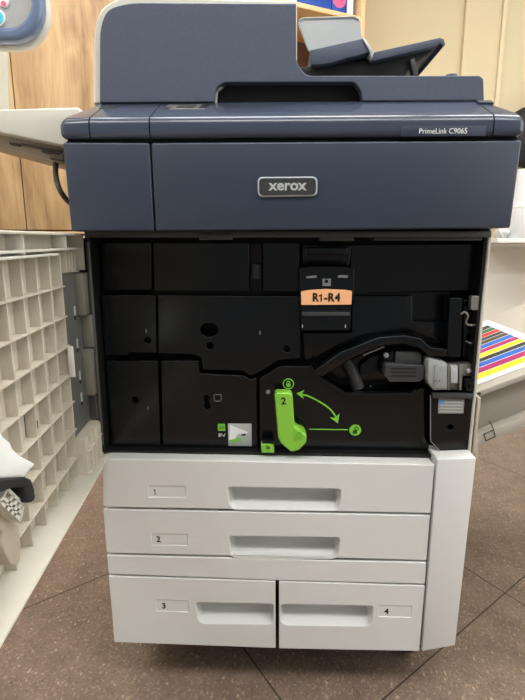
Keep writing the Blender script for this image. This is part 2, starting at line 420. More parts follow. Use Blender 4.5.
# crumpled bag
bm = B(); bmesh.ops.create_icosphere(bm, subdivisions=3, radius=1)
rr = random.Random(3)
for v in bm.verts:
    k = 1+.22*math.sin(5*v.co.x+3*v.co.z)*math.cos(6*v.co.y)+rr.uniform(-.07, .07)
    v.co = Vector((1.19+v.co.x*.034*k, 2.04+v.co.y*.04*k, .837+max(v.co.z, -.78)*.030*k))
    v.co.z = max(v.co.z, .8122)
tag(finish(bm, 'crumpled_bag', M['bag'], None, smooth=60), 'small crumpled white plastic wad at the left end of the wall ledge', 'plastic bag')
# dark bag hanging from a wall hook above the ledge
hk = thing('hanging_bag', 'black rounded bag hanging on the wall above the white canister', 'bag', (1.47, 2.2, 1.18))
bm = B(); bmesh.ops.create_uvsphere(bm, u_segments=32, v_segments=20, radius=1)
for v in bm.verts:
    z = v.co.z; w = 1+.12*(-z)
    v.co = Vector((1.42+v.co.x*.235*w, 2.18+v.co.y*.08, 1.35+(abs(z)**.8)*(1 if z > 0 else -1)*.17))
finish(bm, 'bag_body', M['darkbag'], hk, smooth=60)
bm = B(); tube(bm, smooth_path([(1.36, 2.17, 1.50), (1.37, 2.2, 1.58), (1.42, 2.235, 1.62), (1.47, 2.2, 1.58), (1.48, 2.17, 1.50)]), .008); finish(bm, 'strap', M['darkbag'], hk, smooth=60)
bm = B(); tube(bm, [(1.42, 2.27, 1.63), (1.42, 2.225, 1.61), (1.42, 2.22, 1.635)], .005); finish(bm, 'hook', M['metal'], hk)

# ------------------------------------------------------------------ THE PRINTER
PR = thing('office_printer', 'large navy and white floor-standing office printer with its front door swung open', 'printer', (.01, .3, 0))

# outer casing
bx('side_panel', .3105, .3150, 0, .62, .462, .93, M['beige'], PR, .002)
bx('side_panel', -.2990, -.2940, .002, .62, .45, .93, M['black_in'], PR, .002)
bx('rear_panel', -.299, .315, .62, .635, .112, .94, M['beige'], PR, .002)
bx('lower_side', .3062, .3100, .005, .62, .112, .458, M['beige'], PR, .002)
bx('lower_side', -.2930, -.2892, .005, .62, .112, .448, M['beige'], PR, .002)
bx('base_frame', -.275, .295, .01, .61, .078, .111, M['rubber'], PR, .002)
for x, y in ((-.22, .12), (.258, .095), (-.22, .54), (.225, .54)):
    c = B(); cyl(c, (y, .028), .028, x-.011, x+.011, 24, 'X'); w = finish(c, 'caster', M['rubber'], PR, .002)
    c = B(); box(c, x-.018, x-.012, y-.02, y+.02, .03, .080); box(c, x+.012, x+.018, y-.02, y+.02, .03, .080); box(c, x-.018, x+.018, y-.022, y+.022, .066, .080)
    finish(c, 'caster_fork', M['metal'], w, .001)

bx('hinge_post', -.318, -.2985, .008, .03, .45, .806, M['black_in'], PR, .001)
# dark engine frame behind the door: back and side returns
bm = B(); box(bm, -.289, .306, .075, .6, .12, .93); finish(bm, 'engine_block', M['black_in'], PR)
bm = B()
box(bm, -.294, -.289, .0, .075, .453, .81); box(bm, .306, .3105, .004, .075, .463, .81)
box(bm, -.289, .306, .004, .075, .453, .4575)
finish(bm, 'opening_frame', M['black_in'], PR)
# metal strip along the top of the opening
bm = B(); box(bm, -.293, .3095, -.012, .06, .8065, .8155)
box(bm, -.12, -.07, -.014, -.008, .803, .812); box(bm, .06, .11, -.012, .01, .8015, .807); box(bm, .14, .30, -.004, .03, .802, .8065)
finish(bm, 'top_strip', M['dkedge'], PR, .0006)

YF = .02      # front of the inner covers
TH = .014
def cover(name, poly, holes=(), y=YF, th=TH, mat='black', r=.002, bev=.0008, label=None):
    return plate(name, rounded(poly, r, 3), holes, y, y+th, M[mat], PR, bev, label=label)
# --- inner covers
cover('inner_cover', [(-0.2832, 0.7982), (-0.2033, 0.7982), (-0.206, 0.724), (-0.2851, 0.7238)], y=.03)
cover('inner_cover', [(-0.2001, 0.7982), (-0.0481, 0.7982), (-0.0485, 0.7229), (-0.202, 0.7224)], y=.03)
cover('inner_cover', [(-0.0261, 0.7982), (0.0303, 0.7982), (0.0315, 0.7216), (-0.0261, 0.723)], y=.03)
cover('inner_cover', [(0.1115, 0.7952), (0.3118, 0.7968), (0.3167, 0.7257), (0.1143, 0.7203)], y=.03)
cover('slot_cover', [(-0.0441, 0.7652), (-0.0296, 0.7652), (-0.0296, 0.7413), (-0.0442, 0.7413)], y=.04, mat='charcoal')
bm = B(); prism(bm, [(-0.0477, 0.7965), (-0.0283, 0.7965), (-0.0284, 0.721), (-0.0481, 0.721)], .05, .056); finish(bm, 'slot_back', M['black_in'], PR)
bm = B(); prism(bm, [(-0.2136, 0.7213), (0.0339, 0.7204), (0.034, 0.7147), (-0.2139, 0.7146)], .05, .056); finish(bm, 'slot_back', M['black_in'], PR)
m1 = cover('inner_cover', [(-0.2846, 0.716), (-0.1974, 0.7163), (-0.2, 0.623), (-0.2454, 0.6235), (-0.2473, 0.6185), (-0.2855, 0.6182)],
      [circ((-0.2139, 0.643)[0], (-0.2139, 0.643)[1], .0058)])
hp = [circ((-0.1129, 0.6609)[0], (-0.1129, 0.6609)[1], .0115, 28, 1.3), circ((-0.1119, 0.6345)[0], (-0.1119, 0.6345)[1], .0062), circ((0.0131, 0.6304)[0], (0.0131, 0.6304)[1], .0062)]
m2 = cover('inner_cover', [(-0.1934, 0.7163), (0.032, 0.7155), (0.0329, 0.7084), (0.0344, 0.6156), (-0.0013, 0.612), (-0.0257, 0.5958), (-0.0372, 0.589), (-0.0454, 0.5855), (-0.0536, 0.5897), (-0.0585, 0.5939), (-0.1243, 0.595), (-0.1271, 0.616), (-0.1417, 0.621), (-0.1968, 0.6222)], hp)
cover('inner_cover', [(-0.2845, 0.6081), (-0.199, 0.6087), (-0.2007, 0.4543), (-0.2853, 0.454)],
      [circ((-0.2399, 0.5413)[0], (-0.2399, 0.5413)[1], .0056)])
kx, kz = (-0.1197, 0.5461); k2x, k2z = (-0.1192, 0.5322)
key = circ(kx, kz, .0058, 16)[:0]
def keyhole(x0, z0, x1, z1, ra, rb):
    out = []
    for i in range(13): t = -PI/4.2+ (PI*1.48)*i/12; out.append((x0+ra*math.cos(t), z0+ra*math.sin(t)))
    for i in range(13): t = PI*.78+(PI*1.44)*i/12; out.append((x1+rb*math.cos(t), z1+rb*math.sin(t)))
    return out
cover('inner_cover', [(-0.1932, 0.6088), (-0.1322, 0.6093), (-0.1303, 0.5881), (-0.0569, 0.5845), (-0.0455, 0.5778), (-0.0364, 0.5822), (-0.035, 0.4548), (-0.1965, 0.4534)], [keyhole(kx, kz, k2x, k2z, .0052, .0056)])
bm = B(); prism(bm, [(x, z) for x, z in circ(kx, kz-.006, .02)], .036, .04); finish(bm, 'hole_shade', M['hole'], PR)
# marks moulded into the covers
bm = B()
for px0 in [(-0.1069, 0.5526), (-0.0953, 0.5527)]: box(bm, px0[0]-.0004, px0[0]+.0004, .0194, .021, px0[1]-.010, px0[1])
a, b = [(-0.1069, 0.5526), (-0.0955, 0.5415)]; box(bm, a[0], b[0], .0194, .021, a[1]-.0008, a[1]); box(bm, a[0], b[0], .0194, .021, b[1]-.0008, b[1])
finish(bm, 'moulded_mark', M['greyink'], PR)
for (x, z) in [(-0.2153, 0.6588), (-0.2184, 0.5279), (-0.0305, 0.6567)]:
    bm = B(); box(bm, x-.0006, x+.0006, .0196, .021, z-.003, z+.003); finish(bm, 'moulded_mark', M['greyink'], PR)
# --- green lever cover
cover('lever_cover', [(-0.0315, 0.5814), (-0.0175, 0.5883), (0.0004, 0.6011), (0.0509, 0.6015), (0.0635, 0.5822), (0.1076, 0.5528), (0.2169, 0.554), (0.226, 0.5634), (0.2371, 0.5669), (0.2444, 0.482), (0.2542, 0.4599), (-0.0308, 0.4531)], th=.02, r=.003,
      holes=[])
bm = B(); prism(bm, [(0.0504, 0.608), (0.0645, 0.5881), (0.1099, 0.5598), (0.2133, 0.5609), (0.2209, 0.5677), (0.2243, 0.5652), (0.2152, 0.5558), (0.1068, 0.5547), (0.063, 0.5839), (0.0489, 0.603)], .012, .022); finish(bm, 'cover_lip', M['black'], PR, .0006)
bm = B(); c0 = (-0.0174, 0.5582); cyl(bm, c0, .0035, .0165, .021, 16); finish(bm, 'screw', M['greyink'], PR, .0005)

# --- upper right: recess, pillar, arch
bm = B(); prism(bm, [(0.1187, 0.7183), (0.2752, 0.7204), (0.2805, 0.631), (0.1223, 0.623)], .05, .056); finish(bm, 'recess_back', M['black'], PR)
cover('inner_cover', [(0.1239, 0.7145), (0.2135, 0.7148), (0.2161, 0.6725), (0.1256, 0.672)], y=.04, th=.01)
cover('pillar_cover', [(0.2648, 0.7149), (0.284, 0.715), (0.2894, 0.6211), (0.2674, 0.6209)], y=.012, th=.03)
cover('inner_cover', [(0.2909, 0.7105), (0.3157, 0.7106), (0.3193, 0.6186), (0.297, 0.6184)], [circ((0.307, 0.6497)[0], (0.307, 0.6497)[1], .007)], y=.024)
cover('latch_pad', [(0.2945, 0.7188), (0.3127, 0.7188), (0.3131, 0.6972), (0.2956, 0.6971)], y=.004, th=.012, mat='metal', r=.003)
bm = B(); tube(bm, smooth_path([(0.2809, 0.004, 0.6911), (0.286, 0.002, 0.6945), (0.2911, 0.002, 0.6883), (0.2903, 0.006, 0.6783), (0.2961, 0.008, 0.6733), (0.3092, 0.01, 0.6731)]), .0016, 8); finish(bm, 'latch_hook', M['metal'], PR)
bm = B(); tube(bm, [(0.2973, 0.018, 0.6459), (0.304, 0.018, 0.6419), (0.3116, 0.018, 0.6444)], .0012, 8); finish(bm, 'hole_rim', M['greyink'], PR)
# arch rib around the toner cavity
arch = [(0.0536, 0.5949), (0.0975, 0.6283), (0.1565, 0.653), (0.197, 0.6565), (0.2223, 0.6518), (0.2389, 0.6374), (0.2642, 0.6344), (0.2651, 0.623), (0.2367, 0.6244), (0.2201, 0.6373), (0.1947, 0.6436), (0.1603, 0.6401), (0.1075, 0.6152), (0.0699, 0.5884)]
bm = B(); prism(bm, arch, .006, .045); finish(bm, 'arch_rib', M['black'], PR, .0015, 3)
bm = B(); prism(bm, [(0.1167, 0.715), (0.2122, 0.7153), (0.2148, 0.6733), (0.2692, 0.6736), (0.2719, 0.6374), (0.2493, 0.6389), (0.2289, 0.6537), (0.2029, 0.6584), (0.1611, 0.6549), (0.1003, 0.6312), (0.0681, 0.609), (0.0434, 0.6071), (0.0393, 0.6542), (0.119, 0.6546)], .034, .05); finish(bm, 'inner_cover', M['black'], PR, .0008)
bm = B(); prism(bm, [(0.0674, 0.5783), (0.1144, 0.5999), (0.1706, 0.6264), (0.2072, 0.6301), (0.2343, 0.6234), (0.2519, 0.6097), (0.2559, 0.5516), (0.239, 0.5515), (0.2291, 0.546), (0.1146, 0.5448)], .06, .066); finish(bm, 'cavity_back', M['black'], PR)
bm = B(); tube(bm, [(0.1358, 0.02, 0.6214), (0.1688, 0.02, 0.6356)], .0016, 8); finish(bm, 'spring_rod', M['metal'], PR)
# cylinder-like grey shape inside the cavity
bm = B(); tube(bm, smooth_path([(0.113, 0.05, 0.6023), (0.123, 0.045, 0.5863), (0.1341, 0.045, 0.5585)]), .011, 14); finish(bm, 'toner_chute', M['charcoal'], PR)
bm = B(); prism(bm, [(0.1359, 0.5968), (0.1551, 0.6141), (0.178, 0.6177), (0.1814, 0.5519), (0.1377, 0.5515)], .045, .058); finish(bm, 'chute_cover', M['black'], PR, .002)
bm = B(); cyl(bm, (0.1546, 0.5619), .0015, .042, .046, 12); finish(bm, 'screw', M['metal'], PR)
# plug block with ribs
cn = cover('connector_block', [(0.1702, 0.6084), (0.1733, 0.6101), (0.2327, 0.6072), (0.2325, 0.5872), (0.2265, 0.5804), (0.1781, 0.5799), (0.1695, 0.59)], y=.008, th=.04, mat='charcoal', r=.003, bev=.0015)
bm = B(); prism(bm, [(0.1867, 0.6284), (0.2249, 0.6287), (0.2286, 0.6221), (0.2296, 0.6072), (0.1878, 0.6085)], .016, .05); finish(bm, 'connector_top', M['charcoal'], cn, .002)
bm = B(); prism(bm, [(0.1693, 0.6249), (0.1851, 0.6284), (0.1862, 0.6085), (0.1701, 0.61)], .02, .05); finish(bm, 'connector_plug', M['black'], cn, .002)
bm = B()
for py in [(0.1792, 0.6027, 0.2187, 0.603), (0.1795, 0.5966, 0.2191, 0.5969), (0.1798, 0.5904, 0.2195, 0.5908)]:
    box(bm, py[0], py[2], .0072, .009, py[1]-.001, py[1]+.001)
finish(bm, 'connector_rib', M['hole'], cn)
bm = B(); cyl(bm, (0.1723, 0.6221), .004, .014, .022, 16); finish(bm, 'connector_pin', M['greyink'], cn, .0006)

# --- grey box and metal bracket at the right
bm = B(); prism(bm, [(0.2343, 0.6178), (0.2388, 0.6203), (0.2641, 0.614), (0.2675, 0.5707), (0.2455, 0.5697), (0.2359, 0.5844)], -.002, .04); gb = finish(bm, 'sensor_box', M['greybox'], PR, .0015)
bm = B(); prism(bm, [(0.2444, 0.6124), (0.2616, 0.611), (0.2644, 0.5744), (0.2457, 0.5733)], -.0045, -.001); finish(bm, 'box_face', M['greybox'], gb, .0008)
for q in [(0.2473, 0.5862), (0.2527, 0.5863)]:
    bm = B(); cyl(bm, q, .0011, -.0056, -.004, 10); finish(bm, 'box_mark', M['charcoal'], gb)
x, z = (0.2537, 0.6041); text('box_mark', 'II', .006, x, -.0048, z, M['greyink'], gb)
bm = B(); prism(bm, [(0.2683, 0.6095), (0.3155, 0.6099), (0.3144, 0.6049), (0.3149, 0.5901), (0.2952, 0.5899), (0.2956, 0.5665), (0.2717, 0.5663)], .012, .03); br = finish(bm, 'sensor_bracket', M['metal'], PR, .0008)
bm = B(); prism(bm, [(0.2665, 0.6106), (0.2688, 0.6107), (0.2721, 0.5687), (0.2697, 0.5687)], .002, .014); prism(bm, [(0.2843, 0.6116), (0.2875, 0.6116), (0.291, 0.5689), (0.2878, 0.5689)], .002, .014); finish(bm, 'bracket_flange', M['metal'], br, .0004)
bm = B(); prism(bm, [(0.272, 0.6077), (0.283, 0.6078), (0.2853, 0.5799), (0.2742, 0.5798)], .004, .013); finish(bm, 'shiny_tongue', M['silver'], br, .001)
bm = B(); cyl(bm, (0.3032, 0.5988), .0036, .0085, .014, 16); finish(bm, 'screw', M['silver'], br, .0006)
bm = B(); prism(bm, [(0.2963, 0.5871), (0.3135, 0.589), (0.3154, 0.5673), (0.298, 0.5672)], .002, .02); prism(bm, [(0.2999, 0.5822), (0.3076, 0.5839), (0.3085, 0.574), (0.3023, 0.5722)], -.004, .004); finish(bm, 'black_clip', M['black'], br, .001)

# --- lower right cover with the silver label
lr = cover('toner_cover', [(0.2444, 0.5599), (0.3146, 0.559), (0.3173, 0.4634), (0.2676, 0.4618), (0.2508, 0.4792)], [circ((0.2797, 0.5057)[0], (0.2797, 0.5057)[1], .0052)], y=.004, th=.02, r=.002)
bm = B(); prism(bm, [(0.2455, 0.5643), (0.3087, 0.5641), (0.3095, 0.5558), (0.2461, 0.5559)], -.001, .006); finish(bm, 'cover_lip', M['charcoal'], lr, .0008)
bm = B(); tube(bm, [(0.2434, 0.004, 0.5601), (0.2489, 0.004, 0.4816), (0.2656, 0.004, 0.4644), (0.3141, 0.004, 0.4659), (0.3122, 0.004, 0.5608)], .0008, 6); finish(bm, 'edge_line', M['greyink'], lr)
lb = plate('info_label', [(0.2562, 0.5547), (0.2975, 0.5534), (0.2978, 0.5299), (0.2573, 0.5294)], [], .0030, .0040, M['silver_lab'], lr, .0002)
for pr in [[(0.2659, 0.5499), (0.2952, 0.5494), (0.2954, 0.5472), (0.2661, 0.5477)], [(0.2584, 0.5446), (0.2954, 0.5442), (0.2955, 0.542), (0.2585, 0.5424)], [(0.2588, 0.5394), (0.2955, 0.539), (0.2957, 0.5368), (0.2589, 0.5372)], [(0.2591, 0.5342), (0.2956, 0.5337), (0.2958, 0.5316), (0.2593, 0.532)]]:
    bm = B(); prism(bm, pr, .0027, .0032); finish(bm, 'label_line', M['sticker'], lr)
bm = B(); prism(bm, [(0.2576, 0.5528), (0.2648, 0.5526), (0.2653, 0.545), (0.2582, 0.5453)], .0026, .0034); finish(bm, 'label_icon', M['blue_ink'], lr)
bm = B(); prism(bm, [(0.2694, 0.4635), (0.2969, 0.4631), (0.2967, 0.4552), (0.2701, 0.4548)], -.012, .006); finish(bm, 'door_catch', M['beige_dk'], PR, .001)
# beige vertical strip beside it
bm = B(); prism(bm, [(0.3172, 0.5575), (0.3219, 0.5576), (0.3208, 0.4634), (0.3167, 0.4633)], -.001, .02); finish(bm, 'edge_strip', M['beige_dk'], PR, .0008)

# --- the R1-R4 latch
lt = cover('fuser_latch', [(0.0305, 0.7613), (0.0494, 0.7635), (0.0932, 0.7636), (0.1129, 0.7614), (0.114, 0.7128), (0.1103, 0.7082), (0.1103, 0.6661), (0.0343, 0.6656), (0.0328, 0.7079), (0.0312, 0.7125)], y=-.004, th=.03, r=.003)
bm = B(); prism(bm, [(0.035, 0.7967), (0.1114, 0.7967), (0.1111, 0.7628), (0.0372, 0.7627)], .03, .045)
prism(bm, [(0.0393, 0.7922), (0.1056, 0.7923), (0.106, 0.7801), (0.0395, 0.7801)], .022, .03)
finish(bm, 'latch_recess', M['black'], lt, .002)
for pl in ([(0.0403, 0.749), (0.0562, 0.7506), (0.057, 0.7468), (0.0412, 0.7459)], [(0.0901, 0.7511), (0.1044, 0.7505), (0.1031, 0.7468), (0.088, 0.747)]):
    bm = B(); prism(bm, pl, -.0052, -.003); finish(bm, 'latch_arrow', M['greyink'], lt)
plate('latch_socket', [(0.0651, 0.7453), (0.0782, 0.7454), (0.0781, 0.7345), (0.0658, 0.7345)], [circ((0.0715, 0.7413)[0], (0.0715, 0.7413)[1], .0028)], -.0062, -.0038, M['greyink'], lt, .0003)
ol = rounded([(0.0331, 0.7261), (0.0467, 0.7284), (0.071, 0.7297), (0.0968, 0.7289), (0.1104, 0.7271), (0.1103, 0.7062), (0.0339, 0.7054)], .0015, 3)
lab = plate('orange_label', ol, [], -.0065, -.0041, M['orange'], lt, .0003)
for ch, (x, z) in zip('R1-R4', [(0.0552, 0.7166), (0.0636, 0.7166), (0.071, 0.7166), (0.0788, 0.7167), (0.089, 0.7167)]):
    if ch == '1': one_glyph('label_text', x+.0006, z, .0119, .0022, -.0068, M['ink'], lt)
    else: text('label_text', ch, .0172, x, -.0068, z, M['ink'], lt, .0001, bold=.0007, sx=.9)
bm = B(); prism(bm, [(0.0352, 0.6945), (0.1087, 0.6948), (0.109, 0.6886), (0.0353, 0.6883)], -.0055, -.003); finish(bm, 'latch_step', M['charcoal'], lt, .0006)
for q in [(0.0363, 0.6719), (0.1026, 0.6722)]:
    bm = B(); box(bm, q[0]-.0007, q[0]+.0007, -.0055, -.003, q[1]-.002, q[1]+.0025); finish(bm, 'latch_clip', M['silver'], lt)

# --- green lever
g0 = rounded([(-0.0065, 0.5652), (-0.0025, 0.5685), (0.0181, 0.5679), (0.0221, 0.5638), (0.026, 0.5135), (0.0366, 0.5051), (0.0456, 0.4967), (0.045, 0.4846), (0.0339, 0.4715), (0.0209, 0.4678), (0.0045, 0.4823), (-0.0004, 0.4926)], .003, 4)
lv = plate('locking_lever', g0, [], -.018, .004, M['green'], PR, .003)
bm = B(); cyl(bm, (0.0322, 0.4889), .0135, -.008, .02, 28); finish(bm, 'lever_hub', M['green'], lv, .002)
bm = B()
for k in range(3):
    a_, b_ = [(0.0297, 0.5089), (0.0397, 0.4853)]
    t = k*.0045; box(bm, a_[0]+t-.003, a_[0]+t-.0015, -.0195, -.0165, b_[1]+.002+t*.6, a_[1]-.004)
finish(bm, 'grip_rib', M['green_ink'], lv, .0003)
text('lever_number', '2', .0155, 0.008, -.0184, 0.5542, M['ink'], lv, .0001, bold=.0005)
bm = B(); prism(bm, [(-0.0282, 0.4759), (-0.0069, 0.4753), (-0.006, 0.4622), (-0.0274, 0.4618)], -.008, .012); tb = finish(bm, 'release_tab', M['green'], PR, .0015)
text('tab_mark', '2b', .0078, -0.0169, -.0083, 0.4716, M['ink'], tb, .0001, bold=.0002)
bm = B(); prism(bm, [(-0.0266, 0.4812), (-0.0086, 0.4814), (-0.0077, 0.4753), (-0.027, 0.4751)], -.002, .012); finish(bm, 'tab_base', M['black'], tb, .001)
# printed symbols
def ring(x, z, r, w, y0, y1, n=28):
    bm = bmesh.new(); o = []; 
    for i in range(n):
        t = 2*PI*i/n; c, s = math.cos(t), math.sin(t)
        o.append([bm.verts.new((x+q*c, yy, z+q*s)) for q, yy in ((r, y0), (r-w, y0), (r-w, y1), (r, y1))])
    for i in range(n):
        a, b = o[i], o[(i+1) % n]
        for k in range(4): bm.faces.new((a[k], a[(k+1) % 4], b[(k+1) % 4], b[k]))
    return bm
YS = .0192
lx, lz = (0.016, 0.5719)
fb = ring(lx, lz, .0092, .0014, YS, .0205); cyl(fb, (lx, lz-.002), .0038, YS, .0205, 18); finish(fb, 'lock_symbol', M['green_ink'], PR)
fb = ring(lx, lz+.002, .0032, .0012, YS, .0205, 16); finish(fb, 'lock_symbol', M['green_ink'], PR)
ux, uz = (0.1283, 0.4929)
bm = B(); cyl(bm, (ux, uz), .0098, YS, .0205, 28); us = finish(bm, 'unlock_symbol', M['green_ink'], PR)
bm = B(); box(bm, ux-.004, ux+.003, YS-.0005, YS+.0002, uz-.006, uz); bm2 = bm
finish(bm, 'unlock_mark', M['green_dk'], us)
fb = ring(ux+.002, uz+.003, .0036, .0013, YS-.0005, YS+.0002, 16); finish(fb, 'unlock_mark', M['green_dk'], us)
a_, b_ = [(0.0513, 0.4937), (0.1162, 0.4924)]
bm = B(); box(bm, a_[0], b_[0], YS, .0205, a_[1]-.001, a_[1]+.0005); finish(bm, 'guide_line', M['green_ink'], PR)
arc = smooth_path([(0.0337, 0.0192, 0.5549), (0.0485, 0.0192, 0.5516), (0.0685, 0.0192, 0.5415), (0.0853, 0.0192, 0.5295), (0.0956, 0.0192, 0.5157)])
bm = B()
for p, q in zip(arc, arc[1:]):
    d = (q-p).normalized(); n_ = Vector((-d.z, 0, d.x))*.0013
    vs = [bm.verts.new(v) for v in (p-n_, p+n_, q+n_, q-n_)]; bm.faces.new(vs)
    vs2 = [bm.verts.new(v+Vector((0, .001, 0))) for v in (p-n_, p+n_, q+n_, q-n_)]; bm.faces.new(vs2[::-1])
prism(bm, [(0.0295, 0.5558), (0.0426, 0.5615), (0.0378, 0.555), (0.042, 0.5464)], YS-.0002, .0205)
prism(bm, [(0.0992, 0.5044), (0.0857, 0.5147), (0.094, 0.514), (0.1012, 0.5219)], YS-.0002, .0205)
finish(bm, 'double_arrow', M['green_ink'], PR)
# stickers on the left lower cover
bm = B(); prism(bm, [(-0.1016, 0.501), (-0.0895, 0.5011), (-0.0893, 0.489), (-0.1015, 0.4889)], .019, .0205); sg = finish(bm, 'green_sticker', M['green_ink'], PR)
text('sticker_mark', '2b', .0085, -0.0955, .0187, 0.4947, M['ink'], sg, .0001)
text('printed_mark', '8\u00b2\u221a', .0085, -0.0949, .0194, 0.4806, M['whiteink'], PR, .0001)
bm = B(); prism(bm, [(-0.0846, 0.5019), (-0.0449, 0.5021), (-0.0446, 0.4622), (-0.0845, 0.4622)], .0185, .0202); sk = finish(bm, 'picture_sticker', M['sticker'], PR, .0002)
bm = B()
for poly in ([(-0.081, 0.4999), (-0.0508, 0.4878), (-0.0525, 0.4842), (-0.0677, 0.484), (-0.0746, 0.4732), (-0.083, 0.4731)],): prism(bm, poly, .0182, .0186)
finish(bm, 'sticker_drawing', M['paper'], sk)
bm = B(); prism(bm, [(-0.0813, 0.4731), (-0.0644, 0.4778), (-0.0628, 0.4715), (-0.0797, 0.4677)], .0181, .0186); finish(bm, 'sticker_drawing', M['green_ink'], sk)
bm = B(); prism(bm, [(-0.0627, 0.4832), (-0.0551, 0.4851), (-0.0542, 0.4815), (-0.061, 0.4805)], .0181, .0186); finish(bm, 'sticker_drawing', M['ink'], sk)

# ------------------------------------------------------------------ navy front cover
YB = -.05
bm = B(); prism(bm, [(-0.2998, 0.9345), (-0.1792, 0.9332), (-0.1781, 0.8153), (-0.2974, 0.8147)], YB, .03); finish(bm, 'front_cover', M['navy'], PR, .003, 3)
bm = B(); prism(bm, [(-0.1771, 0.9332), (0.323, 0.9334), (0.3194, 0.8191), (-0.1761, 0.8153)], YB, .03); fc = finish(bm, 'front_cover', M['navy'], PR, .003, 3)
bx('front_core', -.285, .31, -.03, .6, .82, .945, M['black_in'], PR)
# name badge
bd = plate('name_badge', rounded([(-0.031, 0.8873), (0.0511, 0.8877), (0.0514, 0.8621), (-0.0306, 0.861)], .0075, 6), [], -.0535, -.0495, M['silver'], fc, .0008)
plate('badge_field', rounded([(-0.0289, 0.8855), (0.0491, 0.8857), (0.0493, 0.8639), (-0.0285, 0.863)], .0065, 6), [], -.0545, -.0525, M['badge'], fc, .0002)
text('badge_word', 'xerox', .0196, 0.0104, -.0547, 0.8758, M['silver'], fc, .0002, bold=.0005, sx=1.06)

# ------------------------------------------------------------------ scanner console with a sloping front
R0 = (-.302, .3245, -.053, .6); R1 = (-.272, .296, .034, .56)
def console(x0, x1, mat='navy_console'):
    bm = B()
    a = [Vector(v) for v in ((R0[0], R0[2], .9385), (R0[1], R0[2], .9385), (R0[1], R0[3], .9385), (R0[0], R0[3], .9385))]
    b = [Vector((v.x, v.y, .9635)) for v in a]
    c = [Vector(v) for v in ((R1[0], R1[2], 1.0045), (R1[1], R1[2], 1.0045), (R1[1], R1[3], 1.0045), (R1[0], R1[3], 1.0045))]
    L_ = [[bm.verts.new(v) for v in q] for q in (a, b, c)]
    bm.faces.new(L_[0][::-1]); bm.faces.new(L_[2])
    for q, r in zip(L_, L_[1:]):
        for i in range(4): bm.faces.new((q[i], q[(i+1) % 4], r[(i+1) % 4], r[i]))
    bmesh.ops.recalc_face_normals(bm, faces=bm.faces); bm.normal_update()
    ed = [e for e in bm.edges if e.calc_face_angle(0) > .3]
    bmesh.ops.bevel(bm, geom=ed, offset=.008, segments=5, affect='EDGES', profile=.5)
    for co, no in (((x0, 0, 0), (-1, 0, 0)), ((x1, 0, 0), (1, 0, 0))):
        g = bm.verts[:]+bm.edges[:]+bm.faces[:]
        r = bmesh.ops.bisect_plane(bm, geom=g, plane_co=co, plane_no=no, clear_outer=True)
        cut = [e for e in r['geom_cut'] if isinstance(e, bmesh.types.BMEdge)]
        if cut: bmesh.ops.holes_fill(bm, edges=cut)
    return finish(bm, 'scanner_console', M[mat], PR, 0)
seam = [-0.26, -0.1775, 0.2827]
g = .0009
console(-.35, seam[0]-g); console(seam[0]+g, seam[1]-g); con = console(seam[1]+g, seam[2]-g); console(seam[2]+g, .35)
bm = B(); frustum(bm, (-.296, .319, -.046, .59), .935, (-.270, .294, .036, .56), 1.001); finish(bm, 'scanner_core', M['hole'], PR)
slope = math.atan2(1.0045-.9635, .034+.053)
def on_slope(x, s): # point on the sloping face, s metres up from its front edge
    return Vector((x, -.053+s*math.cos(slope), .9635+s*math.sin(slope)))
def slope_box(name, x0, x1, s0, s1, h, mat, parent, bev=.0003, sh=0):
    rot = Matrix.Rotation(slope, 4, 'X'); bm = B()
    box(bm, x0, x1, s0, s1, -.0005, h)
    for v in bm.verts:
        if v.co.y > (s0+s1)/2: v.co.x += sh
    return finish(bm, name, M[mat], parent, bev, 1, Matrix.Translation((0, -.053, .9635)) @ rot)
slope_box('vent_slot', -.2635, -.2395, .060, .072, .0004, 'hole', PR, sh=.004)
slope_box('lamp_recess', -.168, -.108, .052, .079, .0004, 'metal', con, sh=.003)
slope_box('button', -.150, -.125, .058, .071, .0016, 'dkedge', con, sh=.003)
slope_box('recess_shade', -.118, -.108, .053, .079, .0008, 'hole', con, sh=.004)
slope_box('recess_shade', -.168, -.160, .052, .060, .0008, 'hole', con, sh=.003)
slope_box('corner_button', 0.2818, 0.3018, .064, .078, .003, 'navy', con)
# model strip
x0, z0 = (0.1614, 0.9449); x1, z1 = (0.2726, 0.9448)
bm = B(); box(bm, x0, x1, -.0535, -.0527, z0-.0065, z0+.006); finish(bm, 'model_strip', M['navy'], con, .0001)
x, z = (0.2165, 0.9447)
text('model_name', 'PrimeLink C9065', .0098, x, -.0537, z-.0004, M['whiteink'], con, .0001, sx=.93)

# ------------------------------------------------------------------ document feeder
YD = .03
feed_out = rounded([(-0.2786, 1.0022), (-0.2707, 1.1019), (-0.2603, 1.1304), (-0.2289, 1.144), (0.0223, 1.1365), (0.0235, 1.0564), (0.0325, 1.0376), (0.0332, 0.9997)], [.001, .02, .02, .025, .002, .002, .004, .001], 6)
cav = [(0.0335, 0.999), (-0.0962, 1.0004), (-0.0943, 1.0206), (-0.0822, 1.03), (0.0329, 1.0289)]
feed_out = rounded([(-0.2813, 1.0022), (-0.2735, 1.1019), (-0.2633, 1.1304), (-0.2317, 1.146), (0.0223, 1.1372), (0.0235, 1.0564), (0.0325, 1.0376), (0.0327, 1.0289), (-0.0822, 1.03), (-0.0943, 1.0206), (-0.0969, 1.0007)], [.001, .02, .02, .025, .002, .002, .004, 0, 0, 0, .001], 6)
fo = plate('feeder_housing', feed_out, [], YD+.002, .42, M['beige'], PR, .003)
